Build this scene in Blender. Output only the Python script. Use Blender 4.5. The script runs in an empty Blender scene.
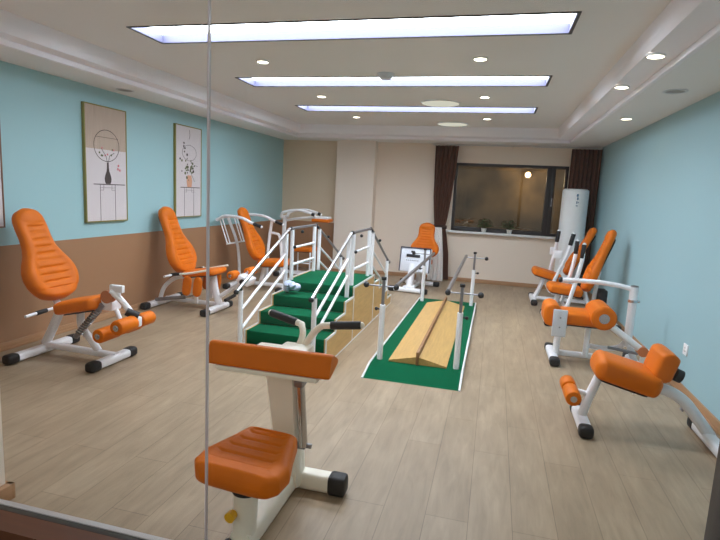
import bpy, bmesh, math, random
from mathutils import Vector, Matrix
C = bpy.context.scene
COL = C.collection
R = math.radians
random.seed(4)

# ------------------------------------------------------------------ camera, world, exposure
yaw, pitch, roll, FPX = R(14.1575), R(8.5004), R(2.8715), 519.29
cam = bpy.data.cameras.new('camera'); cam.sensor_width = 36; cam.lens = FPX / 720 * 36
cam.clip_start = .05
co = bpy.data.objects.new('camera', cam); COL.objects.link(co)
fw = Vector((-math.sin(yaw) * math.cos(pitch), math.cos(yaw) * math.cos(pitch), -math.sin(pitch)))
rt = Vector((math.cos(yaw), math.sin(yaw), 0)); up = rt.cross(fw)
r2 = rt * math.cos(roll) + up * math.sin(roll); u2 = up * math.cos(roll) - rt * math.sin(roll)
M3 = Matrix((r2, u2, -fw)).transposed()
co.matrix_world = Matrix.Translation((0, 0, 1.5)) @ M3.to_4x4()
C.camera = co
w = bpy.data.worlds.new('world'); C.world = w; w.use_nodes = True
w.node_tree.nodes['Background'].inputs[0].default_value = (.9, .85, .8, 1)
w.node_tree.nodes['Background'].inputs[1].default_value = .2
C.view_settings.view_transform = 'Standard'; C.view_settings.look = 'None'
C.view_settings.gamma = 1; C.view_settings.use_curve_mapping = False
C.view_settings.exposure = 1.44
PANEL = 7.5          # radiance of the long ceiling panels
try:
    C.cycles.use_denoising = True; C.cycles.max_bounces = 10; C.cycles.diffuse_bounces = 6
    C.cycles.transparent_max_bounces = 16
except Exception: pass

# ------------------------------------------------------------------ materials
def lin(c):
    return tuple(((v / 255) / 12.92 if v / 255 <= .04045 else ((v / 255 + .055) / 1.055) ** 2.4) for v in c) + (1,)
def mat(name, rgb, rough=.5, metal=0, noise=0, nscale=20, bump=0, bscale=200, spec=.5, stretch=(1, 1, 1)):
    m = bpy.data.materials.new(name); m.use_nodes = True
    nt = m.node_tree; b = nt.nodes['Principled BSDF']
    b.inputs['Base Color'].default_value = lin(rgb); b.inputs['Roughness'].default_value = rough
    b.inputs['Metallic'].default_value = metal; b.inputs['Specular IOR Level'].default_value = spec
    if noise or bump:
        tc = nt.nodes.new('ShaderNodeTexCoord'); mp = nt.nodes.new('ShaderNodeMapping')
        mp.inputs['Scale'].default_value = stretch
        nt.links.new(tc.outputs['Object'], mp.inputs[0])
    if noise:
        n = nt.nodes.new('ShaderNodeTexNoise'); n.inputs['Scale'].default_value = nscale; n.inputs['Detail'].default_value = 4
        nt.links.new(mp.outputs[0], n.inputs['Vector'])
        r = nt.nodes.new('ShaderNodeValToRGB')
        a = lin(rgb)
        r.color_ramp.elements[0].position = .3; r.color_ramp.elements[1].position = .7
        r.color_ramp.elements[0].color = tuple(v * (1 - noise) for v in a[:3]) + (1,)
        r.color_ramp.elements[1].color = tuple(min(1, v * (1 + noise)) for v in a[:3]) + (1,)
        nt.links.new(n.outputs['Fac'], r.inputs[0]); nt.links.new(r.outputs[0], b.inputs['Base Color'])
    if bump:
        n = nt.nodes.new('ShaderNodeTexNoise'); n.inputs['Scale'].default_value = bscale; n.inputs['Detail'].default_value = 3
        nt.links.new(mp.outputs[0], n.inputs['Vector'])
        bp = nt.nodes.new('ShaderNodeBump'); bp.inputs['Strength'].default_value = bump; bp.inputs['Distance'].default_value = .004
        nt.links.new(n.outputs['Fac'], bp.inputs['Height']); nt.links.new(bp.outputs[0], b.inputs['Normal'])
    return m
def emit(name, rgb, s):
    m = bpy.data.materials.new(name); m.use_nodes = True; nt = m.node_tree
    nt.nodes.remove(nt.nodes['Principled BSDF'])
    e = nt.nodes.new('ShaderNodeEmission'); e.inputs[0].default_value = lin(rgb); e.inputs[1].default_value = s
    nt.links.new(e.outputs[0], nt.nodes['Material Output'].inputs[0]); return m
def glass_mat(name, refl, tint=(255, 255, 255)):
    m = bpy.data.materials.new(name); m.use_nodes = True; nt = m.node_tree
    nt.nodes.remove(nt.nodes['Principled BSDF'])
    t = nt.nodes.new('ShaderNodeBsdfTransparent'); t.inputs[0].default_value = lin(tint)
    g = nt.nodes.new('ShaderNodeBsdfGlossy'); g.inputs['Roughness'].default_value = .02
    lw = nt.nodes.new('ShaderNodeLayerWeight'); lw.inputs[0].default_value = .5
    pw = nt.nodes.new('ShaderNodeMath'); pw.operation = 'POWER'; pw.inputs[1].default_value = 5
    nt.links.new(lw.outputs['Facing'], pw.inputs[0])
    mu = nt.nodes.new('ShaderNodeMath'); mu.operation = 'MULTIPLY_ADD'; mu.inputs[1].default_value = .9 * refl; mu.inputs[2].default_value = .04 * refl
    mx = nt.nodes.new('ShaderNodeMixShader')
    nt.links.new(pw.outputs[0], mu.inputs[0]); nt.links.new(mu.outputs[0], mx.inputs[0])
    nt.links.new(t.outputs[0], mx.inputs[1]); nt.links.new(g.outputs[0], mx.inputs[2])
    nt.links.new(mx.outputs[0], nt.nodes['Material Output'].inputs[0]); return m

ORANGE = mat('orange_leather', (217, 110, 5), .5, noise=.06, nscale=9, bump=.12, bscale=160, spec=.25)
WHITE = mat('white_enamel', (242, 242, 246), .35)
BLACK = mat('black_rubber', (22, 21, 24), .55, bump=.1, bscale=300)
CHROME = mat('chrome', (205, 205, 208), .25, 1)
STEEL = mat('brushed_steel', (150, 150, 155), .35, .9)
GREYPL = mat('grey_plastic', (205, 208, 214), .5)
CREAM_LIT = mat('cream_warm_lit_enamel', (243, 237, 222), .35)  # warm light tinted into the arm curl machine's white; own cream on side bars
GREEN = mat('green_carpet', (2, 90, 58), .95, noise=.18, nscale=260, bump=.6, bscale=420, spec=.1)
WOODP = mat('beech_panel', (204, 166, 104), .5, noise=.10, nscale=6, stretch=(1, 1, 9))
WOODB = mat('beech_board', (198, 158, 94), .45, noise=.10, nscale=6, stretch=(9, .7, 9))
WOODD = mat('beech_divider', (150, 108, 70), .5, noise=.12, nscale=8, stretch=(9, .7, 9))
TRIMW = mat('white_trim', (226, 228, 230), .45)
BASEB = mat('wood_baseboard', (176, 134, 98), .5, noise=.08, nscale=5, stretch=(2, .4, 14))
CEIL = mat('ceiling_paint', (234, 233, 233), .8, noise=.01, nscale=2)
COVE = mat('cove_paint', (242, 240, 246), .8)
PILL = mat('pillar_paint', (238, 225, 212), .8, noise=.012, nscale=1.5)
CURT = mat('brown_curtain_cloth', (104, 64, 48), .8, noise=.12, nscale=40, bump=.2, bscale=300)
TIE = mat('curtain_tie_cloth', (58, 36, 28), .8)
SHEER = mat('white_sheer_cloth', (246, 242, 240), .9, bump=.2, bscale=400)
DARKF = mat('dark_window_frame', (44, 40, 42), .4)
KICK = mat('dark_wood_kick', (86, 46, 18), .5, noise=.12, nscale=6, stretch=(.6, 6, 9))
ALU = mat('aluminium', (205, 200, 200), .35, .5)
DARKG = mat('dark_gasket', (52, 46, 40), .5)
OLIVE = mat('olive_frame', (140, 132, 66), .5)
CANV = mat('canvas_print', (214, 206, 208), .7, noise=.02, nscale=4)
CANVT = mat('canvas_wash', (186, 166, 150), .7, noise=.08, nscale=10, stretch=(1, 8, .6))
INK = mat('ink_line', (62, 50, 46), .7)
VASE = mat('printed_vase', (66, 54, 52), .6)
PINK = mat('printed_blossom', (206, 120, 128), .7)
POTT = mat('printed_pot', (214, 160, 130), .7)
LEAFP = mat('printed_leaf', (100, 104, 72), .7)
LEAF = mat('plant_leaf', (50, 86, 44), .6, noise=.3, nscale=30)
POTW = mat('white_pot', (214, 214, 210), .4)
ACW = mat('air_conditioner_shell', (244, 248, 250), .3)
BLUEI = mat('blue_ink', (88, 132, 160), .5)
PALEB = mat('pale_blue_plastic', (196, 206, 230), .4, noise=.25, nscale=30)
YELL = mat('yellow_plastic', (232, 176, 20), .4)
LPAN = emit('light_panel', (236, 242, 255), PANEL)
LDOWN = emit('downlight_lamp', (255, 240, 212), 6)
LROUND = emit('round_lamp_glow', (245, 240, 222), .26)
GLASS = glass_mat('clear_glass', .25, (252, 254, 253))
WGLASS = glass_mat('window_glass', 1.3, (225, 222, 215))
OUTW = mat('courtyard_wall', (104, 86, 62), .9, noise=.6, nscale=1.8)
LOUT = emit('courtyard_lamp', (255, 214, 150), 8)
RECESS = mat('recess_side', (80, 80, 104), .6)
SEAM = mat('joint_seal', (200, 194, 200), .3, 0)

def floor_mat():
    m = bpy.data.materials.new('wood_plank_vinyl'); m.use_nodes = True; nt = m.node_tree; N = nt.nodes.new; L = nt.links.new
    b = nt.nodes['Principled BSDF']; b.inputs['Roughness'].default_value = .42; b.inputs['Specular IOR Level'].default_value = .4
    g = N('ShaderNodeNewGeometry'); sx = N('ShaderNodeSeparateXYZ'); cx = N('ShaderNodeCombineXYZ')
    L(g.outputs['Position'], sx.inputs[0]); L(sx.outputs[1], cx.inputs[0]); L(sx.outputs[0], cx.inputs[1])
    br = N('ShaderNodeTexBrick'); br.offset = .37; br.offset_frequency = 2
    br.inputs['Scale'].default_value = 1; br.inputs['Brick Width'].default_value = 1.15; br.inputs['Row Height'].default_value = .2
    br.inputs['Mortar Size'].default_value = .0016; br.inputs['Bias'].default_value = 0
    br.inputs['Color1'].default_value = lin((170, 149, 124)); br.inputs['Color2'].default_value = lin((163, 142, 117))
    br.inputs['Mortar'].default_value = lin((130, 111, 90))
    L(cx.outputs[0], br.inputs['Vector'])
    mp = N('ShaderNodeMapping'); mp.inputs['Scale'].default_value = (11, 1.5, 1); L(g.outputs['Position'], mp.inputs[0])
    n = N('ShaderNodeTexNoise'); n.inputs['Scale'].default_value = 2.2; n.inputs['Detail'].default_value = 7; n.inputs['Roughness'].default_value = .65
    n.inputs['Distortion'].default_value = .6; L(mp.outputs[0], n.inputs['Vector'])
    rp = N('ShaderNodeValToRGB'); rp.color_ramp.elements[0].position = .3; rp.color_ramp.elements[1].position = .72
    rp.color_ramp.elements[0].color = (.80, .80, .80, 1); rp.color_ramp.elements[1].color = (1.1, 1.1, 1.1, 1)
    L(n.outputs['Fac'], rp.inputs[0])
    mp2 = N('ShaderNodeMapping'); mp2.inputs['Scale'].default_value = (4, 1.4, 1); L(g.outputs['Position'], mp2.inputs[0])
    n2 = N('ShaderNodeTexNoise'); n2.inputs['Scale'].default_value = 1.6; n2.inputs['Detail'].default_value = 3; L(mp2.outputs[0], n2.inputs['Vector'])
    rp2 = N('ShaderNodeValToRGB'); rp2.color_ramp.elements[0].position = .35; rp2.color_ramp.elements[1].position = .7
    rp2.color_ramp.elements[0].color = (.9, .89, .88, 1); rp2.color_ramp.elements[1].color = (1.06, 1.06, 1.06, 1)
    L(n2.outputs['Fac'], rp2.inputs[0])
    m1 = N('ShaderNodeMix'); m1.data_type = 'RGBA'; m1.blend_type = 'MULTIPLY'; m1.inputs[0].default_value = 1
    m2 = N('ShaderNodeMix'); m2.data_type = 'RGBA'; m2.blend_type = 'MULTIPLY'; m2.inputs[0].default_value = 1
    L(br.outputs[0], m1.inputs[6]); L(rp.outputs[0], m1.inputs[7]); L(m1.outputs[2], m2.inputs[6]); L(rp2.outputs[0], m2.inputs[7])
    L(m2.outputs[2], b.inputs['Base Color'])
    return m
def dado_mat(name, upper, lower, zsplit, xlim=None, plain=None, rough=.6):
    """two-colour painted wall: lower band below zsplit, line painted on the wall itself"""
    m = bpy.data.materials.new(name); m.use_nodes = True; nt = m.node_tree; N = nt.nodes.new; L = nt.links.new
    b = nt.nodes['Principled BSDF']; b.inputs['Roughness'].default_value = rough
    g = N('ShaderNodeNewGeometry'); sx = N('ShaderNodeSeparateXYZ'); L(g.outputs['Position'], sx.inputs[0])
    t = N('ShaderNodeMath'); t.operation = 'LESS_THAN'; t.inputs[1].default_value = zsplit; L(sx.outputs[2], t.inputs[0])
    mx = N('ShaderNodeMix'); mx.data_type = 'RGBA'; L(t.outputs[0], mx.inputs[0])
    mx.inputs[6].default_value = lin(upper); mx.inputs[7].default_value = lin(lower)
    out = mx.outputs[2]
    if xlim is not None:
        t2 = N('ShaderNodeMath'); t2.operation = 'GREATER_THAN'; t2.inputs[1].default_value = xlim; L(sx.outputs[0], t2.inputs[0])
        m2 = N('ShaderNodeMix'); m2.data_type = 'RGBA'; L(t2.outputs[0], m2.inputs[0])
        L(out, m2.inputs[6]); m2.inputs[7].default_value = lin(plain); out = m2.outputs[2]
    L(out, b.inputs['Base Color'])
    return m
FLOOR = floor_mat()
WL = dado_mat('left_wall_paint', (161, 200, 206), (162, 121, 88), .903)
WB = dado_mat('back_wall_paint', (226, 206, 180), (174, 130, 96), .903, -2.6, (236, 221, 205))
WR = mat('right_wall_paint', (158, 194, 203), .6, noise=.012, nscale=1.2)

# ------------------------------------------------------------------ mesh helpers
def catmull(pts, n=6):
    P = [Vector(p) for p in pts]
    if len(P) < 3: return P
    out = []
    for i in range(len(P) - 1):
        p0 = P[i - 1] if i else P[0] * 2 - P[1]; p1, p2 = P[i], P[i + 1]
        p3 = P[i + 2] if i + 2 < len(P) else P[-1] * 2 - P[-2]
        for k in range(n):
            t = k / n
            out.append(.5 * ((2 * p1) + (p2 - p0) * t + (2 * p0 - 5 * p1 + 4 * p2 - p3) * t * t + (3 * p1 - p0 - 3 * p2 + p3) * t ** 3))
    out.append(P[-1]); return out
class MB:
    def __init__(s): s.bm = bmesh.new(); s.mi = 0
    def _paint(s, faces):
        for f in faces: f.material_index = s.mi
    def box(s, lo, hi, bev=0, seg=2, rot=None, piv=None):
        r = bmesh.ops.create_cube(s.bm, size=1)
        vs = r['verts']; lo, hi = Vector(lo), Vector(hi); c = (lo + hi) / 2; d = hi - lo
        for v in vs: v.co = Vector((v.co.x * d.x, v.co.y * d.y, v.co.z * d.z)) + c
        fs = set(f for v in vs for f in v.link_faces)
        if bev:
            es = list(set(e for v in vs for e in v.link_edges))
            b = bmesh.ops.bevel(s.bm, geom=es, offset=bev, segments=seg, profile=.5, affect='EDGES')
            vs = set(v for f in b['faces'] for v in f.verts); stack = list(vs)
            while stack:
                v = stack.pop()
                for e in v.link_edges:
                    o = e.other_vert(v)
                    if o not in vs: vs.add(o); stack.append(o)
            fs = set(f for v in vs for f in v.link_faces)
        if rot is not None:
            pv = Vector(piv) if piv is not None else c
            for v in vs: v.co = rot @ (v.co - pv) + pv
        s._paint(fs); return s
    def sweep(s, path, ring, caps=True, refup=(0, 0, 1)):
        """ring(i, n) -> list of 2-D (side, up) points"""
        P = [Vector(p) for p in path]; n = len(P); rings = []
        t0 = (P[1] - P[0]).normalized(); u = Vector(refup)
        if abs(t0.dot(u)) > .95: u = Vector((0, 1, 0)) if abs(t0.y) < .9 else Vector((1, 0, 0))
        for i in range(n):
            t = ((P[min(i + 1, n - 1)] - P[max(i - 1, 0)])).normalized()
            sd = t.cross(u)
            if sd.length < 1e-5: sd = t.cross(Vector((1, 0, 0)))
            sd.normalize(); u = sd.cross(t).normalized()
            rings.append([s.bm.verts.new(P[i] + sd * a + u * b) for a, b in ring(i, n)])
        fs = []
        for i in range(n - 1):
            A, B = rings[i], rings[i + 1]; k = len(A)
            for j in range(k): fs.append(s.bm.faces.new((A[j], A[(j + 1) % k], B[(j + 1) % k], B[j])))
        if caps: fs.append(s.bm.faces.new(rings[0][::-1])); fs.append(s.bm.faces.new(rings[-1]))
        s._paint(fs); return s
    def tube(s, path, r, r2=None, seg=14, smooth=True, n=6, e=1.0, end=0, refup=(0, 0, 1)):
        """r side radius, r2 up radius, e<1 squarer section"""
        P = catmull(path, n) if smooth and len(path) > 2 else [Vector(p) for p in path]
        r2 = r2 or r
        base = []
        for j in range(seg):
            a = 2 * math.pi * (j + .5) / seg; c, q = math.cos(a), math.sin(a)
            base.append((r * math.copysign(abs(c) ** e, c), r2 * math.copysign(abs(q) ** e, q)))
        sc = [1.0] * len(P)
        if end:
            d0 = (P[1] - P[0]).normalized(); d1 = (P[-2] - P[-1]).normalized()
            P = [P[0], P[0] + d0 * end * .35, P[0] + d0 * end] + P[1:-1] + [P[-1] + d1 * end, P[-1] + d1 * end * .35, P[-1]]
            sc = [.72, .92] + [1] * (len(P) - 4) + [.92, .72]
        return s.sweep(P, lambda i, m: [(a * sc[i], b * sc[i]) for a, b in base], True, refup)
    def cone(s, a, b, ra, rb, seg=16):
        a, b = Vector(a), Vector(b)
        rr = (ra, rb)
        return s.sweep([a, b], lambda i, m: [(rr[i] * math.cos(2 * math.pi * j / seg), rr[i] * math.sin(2 * math.pi * j / seg)) for j in range(seg)])
    def ball(s, c, r, seg=12, sc=(1, 1, 1)):
        q = bmesh.ops.create_uvsphere(s.bm, u_segments=seg, v_segments=max(6, seg // 2), radius=r)
        for v in q['verts']: v.co = Vector((v.co.x * sc[0], v.co.y * sc[1], v.co.z * sc[2])) + Vector(c)
        s._paint(set(f for v in q['verts'] for f in v.link_faces)); return s
    def quad(s, *pts):
        s._paint([s.bm.faces.new([s.bm.verts.new(p) for p in pts])]); return s
    def prism(s, poly, d):
        """extrude a planar polygon by vector d"""
        A = [s.bm.verts.new(p) for p in poly]; B = [s.bm.verts.new(Vector(p) + Vector(d)) for p in poly]; k = len(A)
        fs = [s.bm.faces.new(A[::-1]), s.bm.faces.new(B)]
        for j in range(k): fs.append(s.bm.faces.new((A[j], A[(j + 1) % k], B[(j + 1) % k], B[j])))
        s._paint(fs); return s
    def cushion(s, L, hw, th, M, top=None, n=64, m=36, e=.55, tr=.12):
        """padded cushion: length along x (0..L), half width hw(t), thickness th(t); top(t,q) lifts the upper face"""
        rings = []
        for i in range(n + 1):
            t = .5 - .5 * math.cos(math.pi * i / n); t = .55 * t + .45 * i / n
            h, k = max(hw(t), 1e-4), max(th(t), 1e-4); row = []
            ed = min(1, math.sqrt(max(0, 1 - max(0, 1 - min(t, 1 - t) * L / tr) ** 2)) + .02) if tr else 1
            for j in range(m):
                a = 2 * math.pi * j / m; c, q = math.cos(a), math.sin(a)
                y = h * math.copysign(abs(c) ** e, c); z = .5 * k * ed * math.copysign(abs(q) ** e, q)
                if top and q > 0: z += top(t, y / h) * min(1, q * 2)
                row.append(s.bm.verts.new(M @ Vector((t * L, y, z))))
            rings.append(row)
        fs = []
        for A, B in zip(rings, rings[1:]):
            for j in range(m): fs.append(s.bm.faces.new((A[j], B[j], B[(j + 1) % m], A[(j + 1) % m])))
        fs.append(s.bm.faces.new(rings[0])); fs.append(s.bm.faces.new(rings[-1][::-1]))
        s._paint(fs); return s
    def build(s, name, mats, parent=None, sharp=40):
        bm = s.bm
        bmesh.ops.recalc_face_normals(bm, faces=bm.faces)
        for f in bm.faces: f.smooth = True
        for e in bm.edges:
            if len(e.link_faces) == 2 and e.calc_face_angle(0) > R(sharp): e.smooth = False
        me = bpy.data.meshes.new(name); bm.to_mesh(me); bm.free()
        for mm in (mats if isinstance(mats, (list, tuple)) else [mats]): me.materials.append(mm)
        o = bpy.data.objects.new(name, me); COL.objects.link(o)
        if parent: o.parent = parent
        return o
def tag(o, label, cat, group=None):
    o['label'] = label; o['category'] = cat
    if group: o['group'] = group
    return o
def thing(name, label, cat, loc=(0, 0, 0), rz=0, group=None):
    o = bpy.data.objects.new(name, None); COL.objects.link(o); o.location = loc; o.rotation_euler = (0, 0, rz)
    o.empty_display_size = .1
    return tag(o, label, cat, group)
def struct(o): o['kind'] = 'structure'; return o
def dup(o, loc, label, rz=None):
    c = o.copy(); COL.objects.link(c); c.location = loc; c['label'] = label
    if rz is not None: c.rotation_euler = (0, 0, rz)
    for ch in list(o.children):
        k = ch.copy(); COL.objects.link(k); k.parent = c
        for g in list(ch.children):
            q = g.copy(); COL.objects.link(q); q.parent = k
    return c
def lerpk(keys):
    def f(t):
        for (a, va), (b, vb) in zip(keys, keys[1:]):
            if t <= b:
                u = (t - a) / (b - a) if b > a else 0; return va + (vb - va) * u
        return keys[-1][1]
    return f
def frame(origin, xdir, zdir):
    """matrix whose local x runs along xdir and whose z (upper face) points to zdir"""
    x = Vector(xdir).normalized(); y = Vector(zdir).cross(x).normalized(); z = x.cross(y)
    m = Matrix((x, y, z)).transposed().to_4x4(); m.translation = Vector(origin); return m

# ------------------------------------------------------------------ the room
XL, XR, YB, ZS, ZC, YG = -4.0, 1.609, 9.432, 2.416, 2.6, 1.62
struct(MB().box((XL - .15, -1.6, -.08), (XR + .15, YB + .2, 0)).build('floor', FLOOR))
struct(MB().box((XL - .15, 1.75, 0), (XL, YB, 2.75)).build('wall_left', WL))
struct(MB().box((XR, 1.75, 0), (XR + .15, YB, 2.75)).build('wall_right', WR))
WX0, WX1, WZ0, WZ1 = -.745, 1.14, .912, 2.10
b = MB()
b.box((XL - .15, YB, 0), (WX0, YB + .2, 2.75)); b.box((WX1, YB, 0), (XR + .15, YB + .2, 2.75))
b.box((WX0, YB, 0), (WX1, YB + .2, WZ0)); b.box((WX0, YB, WZ1), (WX1, YB + .2, 2.75))
struct(b.build('wall_back', WB))
struct(MB().box((-2.86, 9.2, 0), (-2.15, YB, ZS + .1)).build('wall_pillar', PILL))
# stub of wall where the glass front meets the left side
struct(MB().box((-4.15, 1.56, 0), (-2.105, 1.78, 2.75)).build('wall_front', PILL))
b = MB(); b.box((-4.0, 1.78, 0), (-2.07, 1.80, .075), .003); b.box((-2.105, 1.66, 0), (-2.07, 1.80, .075), .003)
struct(b.build('baseboard_front', BASEB))
for nm, lo, hi in (('left', (XL, 1.78, 0), (XL + .016, YB, .07)), ('right', (XR - .016, 1.7, 0), (XR, YB, .075))):
    b = MB(); b.box(lo, hi, .004)
    x = lo[0] if nm == 'left' else hi[0]; sg = 1 if nm == 'left' else -1
    b.box((min(x, x + sg * .024), lo[1], 0), (max(x, x + sg * .024), hi[1], .022), .004)
    struct(b.build('baseboard_' + nm, BASEB))
b = MB()
for x0, x1, y in ((XL, -2.86, YB), (-2.15, XR, YB), (-2.876, -2.134, 9.2)): b.box((x0, y - .016, 0), (x1, y, .07), .004)
b.box((-2.876, 9.2, 0), (-2.86, YB, .07), .003); b.box((-2.15, 9.2, 0), (-2.134, YB, .07), .003)
struct(b.build('baseboard_back', BASEB))

# ceiling: soffit ring, lip, sloping cove, flat field with openings for the long panels
TX0, TX1, TY0, TY1 = -3.46, 1.03, 2.3, 8.75
CX0, CX1, CY0, CY1 = -3.33, .82, 2.45, 8.56
LX0, LX1 = -2.675, .372
LY = [(3.42, 3.81), (5.05, 5.46), (6.70, 7.11)]
b = MB()
b.box((XL, 1.5, ZS), (TX0, YB, ZS + .03)); b.box((TX1, 1.5, ZS), (XR, YB, ZS + .03))
b.box((TX0, TY1, ZS), (TX1, YB, ZS + .03)); b.box((TX0, 1.5, ZS), (TX1, TY0, ZS + .03))
xs = [CX0, LX0, LX1, CX1]; ys = [CY0] + [v for p in LY for v in p] + [CY1]
for i in range(3):
    for j in range(len(ys) - 1):
        if i == 1 and j % 2 == 1: continue
        b.quad((xs[i], ys[j], ZC), (xs[i], ys[j + 1], ZC), (xs[i + 1], ys[j + 1], ZC), (xs[i + 1], ys[j], ZC))
struct(b.build('ceiling', CEIL))
b = MB()
z0 = ZS + .03
P = [(TX0, TY0), (TX1, TY0), (TX1, TY1), (TX0, TY1)]; Q = [(CX0, CY0), (CX1, CY0), (CX1, CY1), (CX0, CY1)]
Pm = [(TX0 - .03, TY0 - .03), (TX1 + .03, TY0 - .03), (TX1 + .03, TY1 + .03), (TX0 - .03, TY1 + .03)]
CURVE = [(.5, .03), (.85, .08), (.93, .25), (.975, .6)]      # (share of the run, share of the rise): a hollow cove
for k in range(4):
    a, c = k, (k + 1) % 4
    rows_ = [[(P[i][0] + (Q[i][0] - P[i][0]) * u, P[i][1] + (Q[i][1] - P[i][1]) * u, z0 + (ZC - z0) * v) for i in (a, c)] for u, v in [(0, 0)] + CURVE + [(1, 1)]]
    for r0_, r1_ in zip(rows_, rows_[1:]): b.quad(r0_[0], r0_[1], r1_[1], r1_[0])
bmesh.ops.remove_doubles(b.bm, verts=b.bm.verts, dist=1e-5)
struct(b.build('trim_1', COVE))
b = MB()     # small white moulding along the soffit edge
b.box((TX0 - .03, TY0, ZS - .012), (TX0 + .004, TY1, ZS + .035), .004); b.box((TX1 - .004, TY0, ZS - .012), (TX1 + .03, TY1, ZS + .035), .004)
b.box((TX0, TY1 - .004, ZS - .012), (TX1, TY1 + .03, ZS + .035), .004)
struct(b.build('trim_2', COVE))

# glass front: kick, channel, two panes, seam, dark jamb
b = MB(); b.box((-2.105, 1.50, 0), (.78, 1.66, .075)); b.box((-2.105, 1.50, .075), (.78, 1.604, .088)); kick = struct(b.build('trim_3', KICK))
b = MB(); b.box((-2.105, 1.604, .075), (.78, 1.632, .089), .002); struct(b.build('trim_4', DARKG))
b = MB(); b.box((-2.105, 1.632, .075), (.78, 1.66, .092), .002); struct(b.build('trim_5', ALU))
struct(MB().box((-2.10, 1.614, .089), (-.964, 1.624, 2.75)).build('window_2', GLASS))
struct(MB().box((-.957, 1.614, .089), (.69, 1.624, 2.75)).build('window_3', GLASS))
struct(MB().box((-.9635, 1.613, .089), (-.9575, 1.625, 2.75)).build('trim_6', SEAM))
struct(MB().box((.692, 1.56, .094), (.78, 1.66, 2.75), .004).build('trim_7', DARKF))

# window in the back wall
b = MB(); y0, y1 = YB + .02, YB + .08; fwid = .05
b.box((WX0, y0, WZ0), (WX1, y1, WZ0 + fwid), .004); b.box((WX0, y0, WZ1 - fwid), (WX1, y1, WZ1), .004)
b.box((WX0, y0, WZ0), (WX0 + fwid, y1, WZ1), .004); b.box((WX1 - fwid, y0, WZ0), (WX1, y1, WZ1), .004)
b.box((.80, y0 - .005, WZ0), (.88, y1, WZ1), .004); b.box((WX0 + fwid, y0, WZ0 + .05), (.8, y1 - .02, WZ0 + .075), .003)
b.box((.88, y0, WZ0 + .04), (.94, y1, WZ1 - .04), .003)
win = struct(b.build('window_1', DARKF))
MB().box((WX0 + .02, YB + .045, WZ0 + .02), (WX1 - .02, YB + .051, WZ1 - .02)).build('pane', WGLASS, win)
b = MB(); b.box((.905, y0 - .03, 1.42), (.925, y0, 1.45), .003); b.box((.907, y0 - .035, 1.44), (.922, y0 - .02, 1.56), .004); b.build('window_handle', STEEL, win)
MB().box((WX0 - .1, YB - .11, WZ0 - .035), (WX1 + .02, YB + .02, WZ0), .006).build('sill', TRIMW, win)
# courtyard beyond
struct(MB().box((-4, 12.2, -.5), (5, 12.4, 4)).build('wall_courtyard', OUTW))
o = tag(MB().ball((.62, 11.9, 2.05), .06, 14, (1, 1, 1.0)).build('wall_lamp', LOUT), 'warm lamp glowing outside the dark back window', 'lamp')
pl = bpy.data.lights.new('wall_lamp_glow', 'POINT'); pl.energy = 9; pl.color = (1, .78, .5); pl.shadow_soft_size = .06
po = bpy.data.objects.new('wall_lamp_glow', pl); COL.objects.link(po); po.parent = o; po.location = (.62, 11.75, 1.95)

# ------------------------------------------------------------------ ceiling lights and fittings
names = ['long recessed ceiling light panel nearest the glass', 'middle one of three long recessed ceiling light panels',
         'long recessed ceiling light panel nearest the back wall']
for (ya, yb), lab in zip(LY, names):
    t = thing('ceiling_light', lab, 'ceiling light', (0, 0, 0), 0, 'long recessed ceiling panels')
    b = MB(); e = .016
    for lo, hi in (((LX0 - e, ya - e), (LX1 + e, ya)), ((LX0 - e, yb), (LX1 + e, yb + e)), ((LX0 - e, ya), (LX0, yb)), ((LX1, ya), (LX1 + e, yb))):
        b.box((*lo, ZC - .006), (*hi, ZC + .004))
    b.build('frame', DARKF, t)
    b = MB(); h = ZC + .06
    for lo, hi in (((LX0, ya), (LX1, ya + .006)), ((LX0, yb - .006), (LX1, yb)), ((LX0, ya), (LX0 + .006, yb)), ((LX1 - .006, ya), (LX1, yb))):
        b.box((*lo, ZC - .003), (*hi, h))
    b.build('recess', RECESS, t)
    MB().box((LX0, ya, h), (LX1, yb, h + .01)).build('diffuser', LPAN, t)
b = MB(); 
def ring(b, r0, r1, z0, z1, seg=28):
    A = []
    for r, z in ((r0, z0), (r1, z0), (r1, z1), (r0, z1)): A.append([b.bm.verts.new((r * math.cos(2 * math.pi * k / seg), r * math.sin(2 * math.pi * k / seg), z)) for k in range(seg)])
    for i in range(4):
        for k in range(seg): b.bm.faces.new((A[i][k], A[i][(k + 1) % seg], A[(i + 1) % 4][(k + 1) % seg], A[(i + 1) % 4][k]))
proto = None
row = ['between the first and second panels from the glass', 'between the second and third panels from the glass', 'behind the panel nearest the back wall']
spots = []
for x, side in ((-2.09, 'left'), (-.215, 'right')):
    for y, rr in zip((4.41, 6.02, 7.62), row): spots.append((x, y, ZC, 0, 'small warm ceiling downlight, %s one %s' % (side, rr)))
spots += [(.90, 3.80, 2.452, 1, 'small downlight in right cove, nearest the glass'), (.905, 4.75, 2.452, 1, 'small downlight in right cove, farther from the glass'),
          (1.26, 6.19, ZS, 0, 'small downlight in the flat soffit above right wall')]
for x, y, z, cv, lab in spots:
    if proto is None:
        proto = thing('downlight', lab, 'downlight', (x, y, z), 0, 'round ceiling downlights')
        b = MB(); ring(b, .05, .057, -.014, .002); b.build('trim_ring', TRIMW, proto)
        b = MB(); b.cone((0, 0, -.004), (0, 0, .002), .05, .05, 24); b.build('lamp', LDOWN, proto)
        o = proto
    else: o = dup(proto, (x, y, z), lab)
    if cv: o.rotation_euler = (0, R(2), 0)
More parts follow.
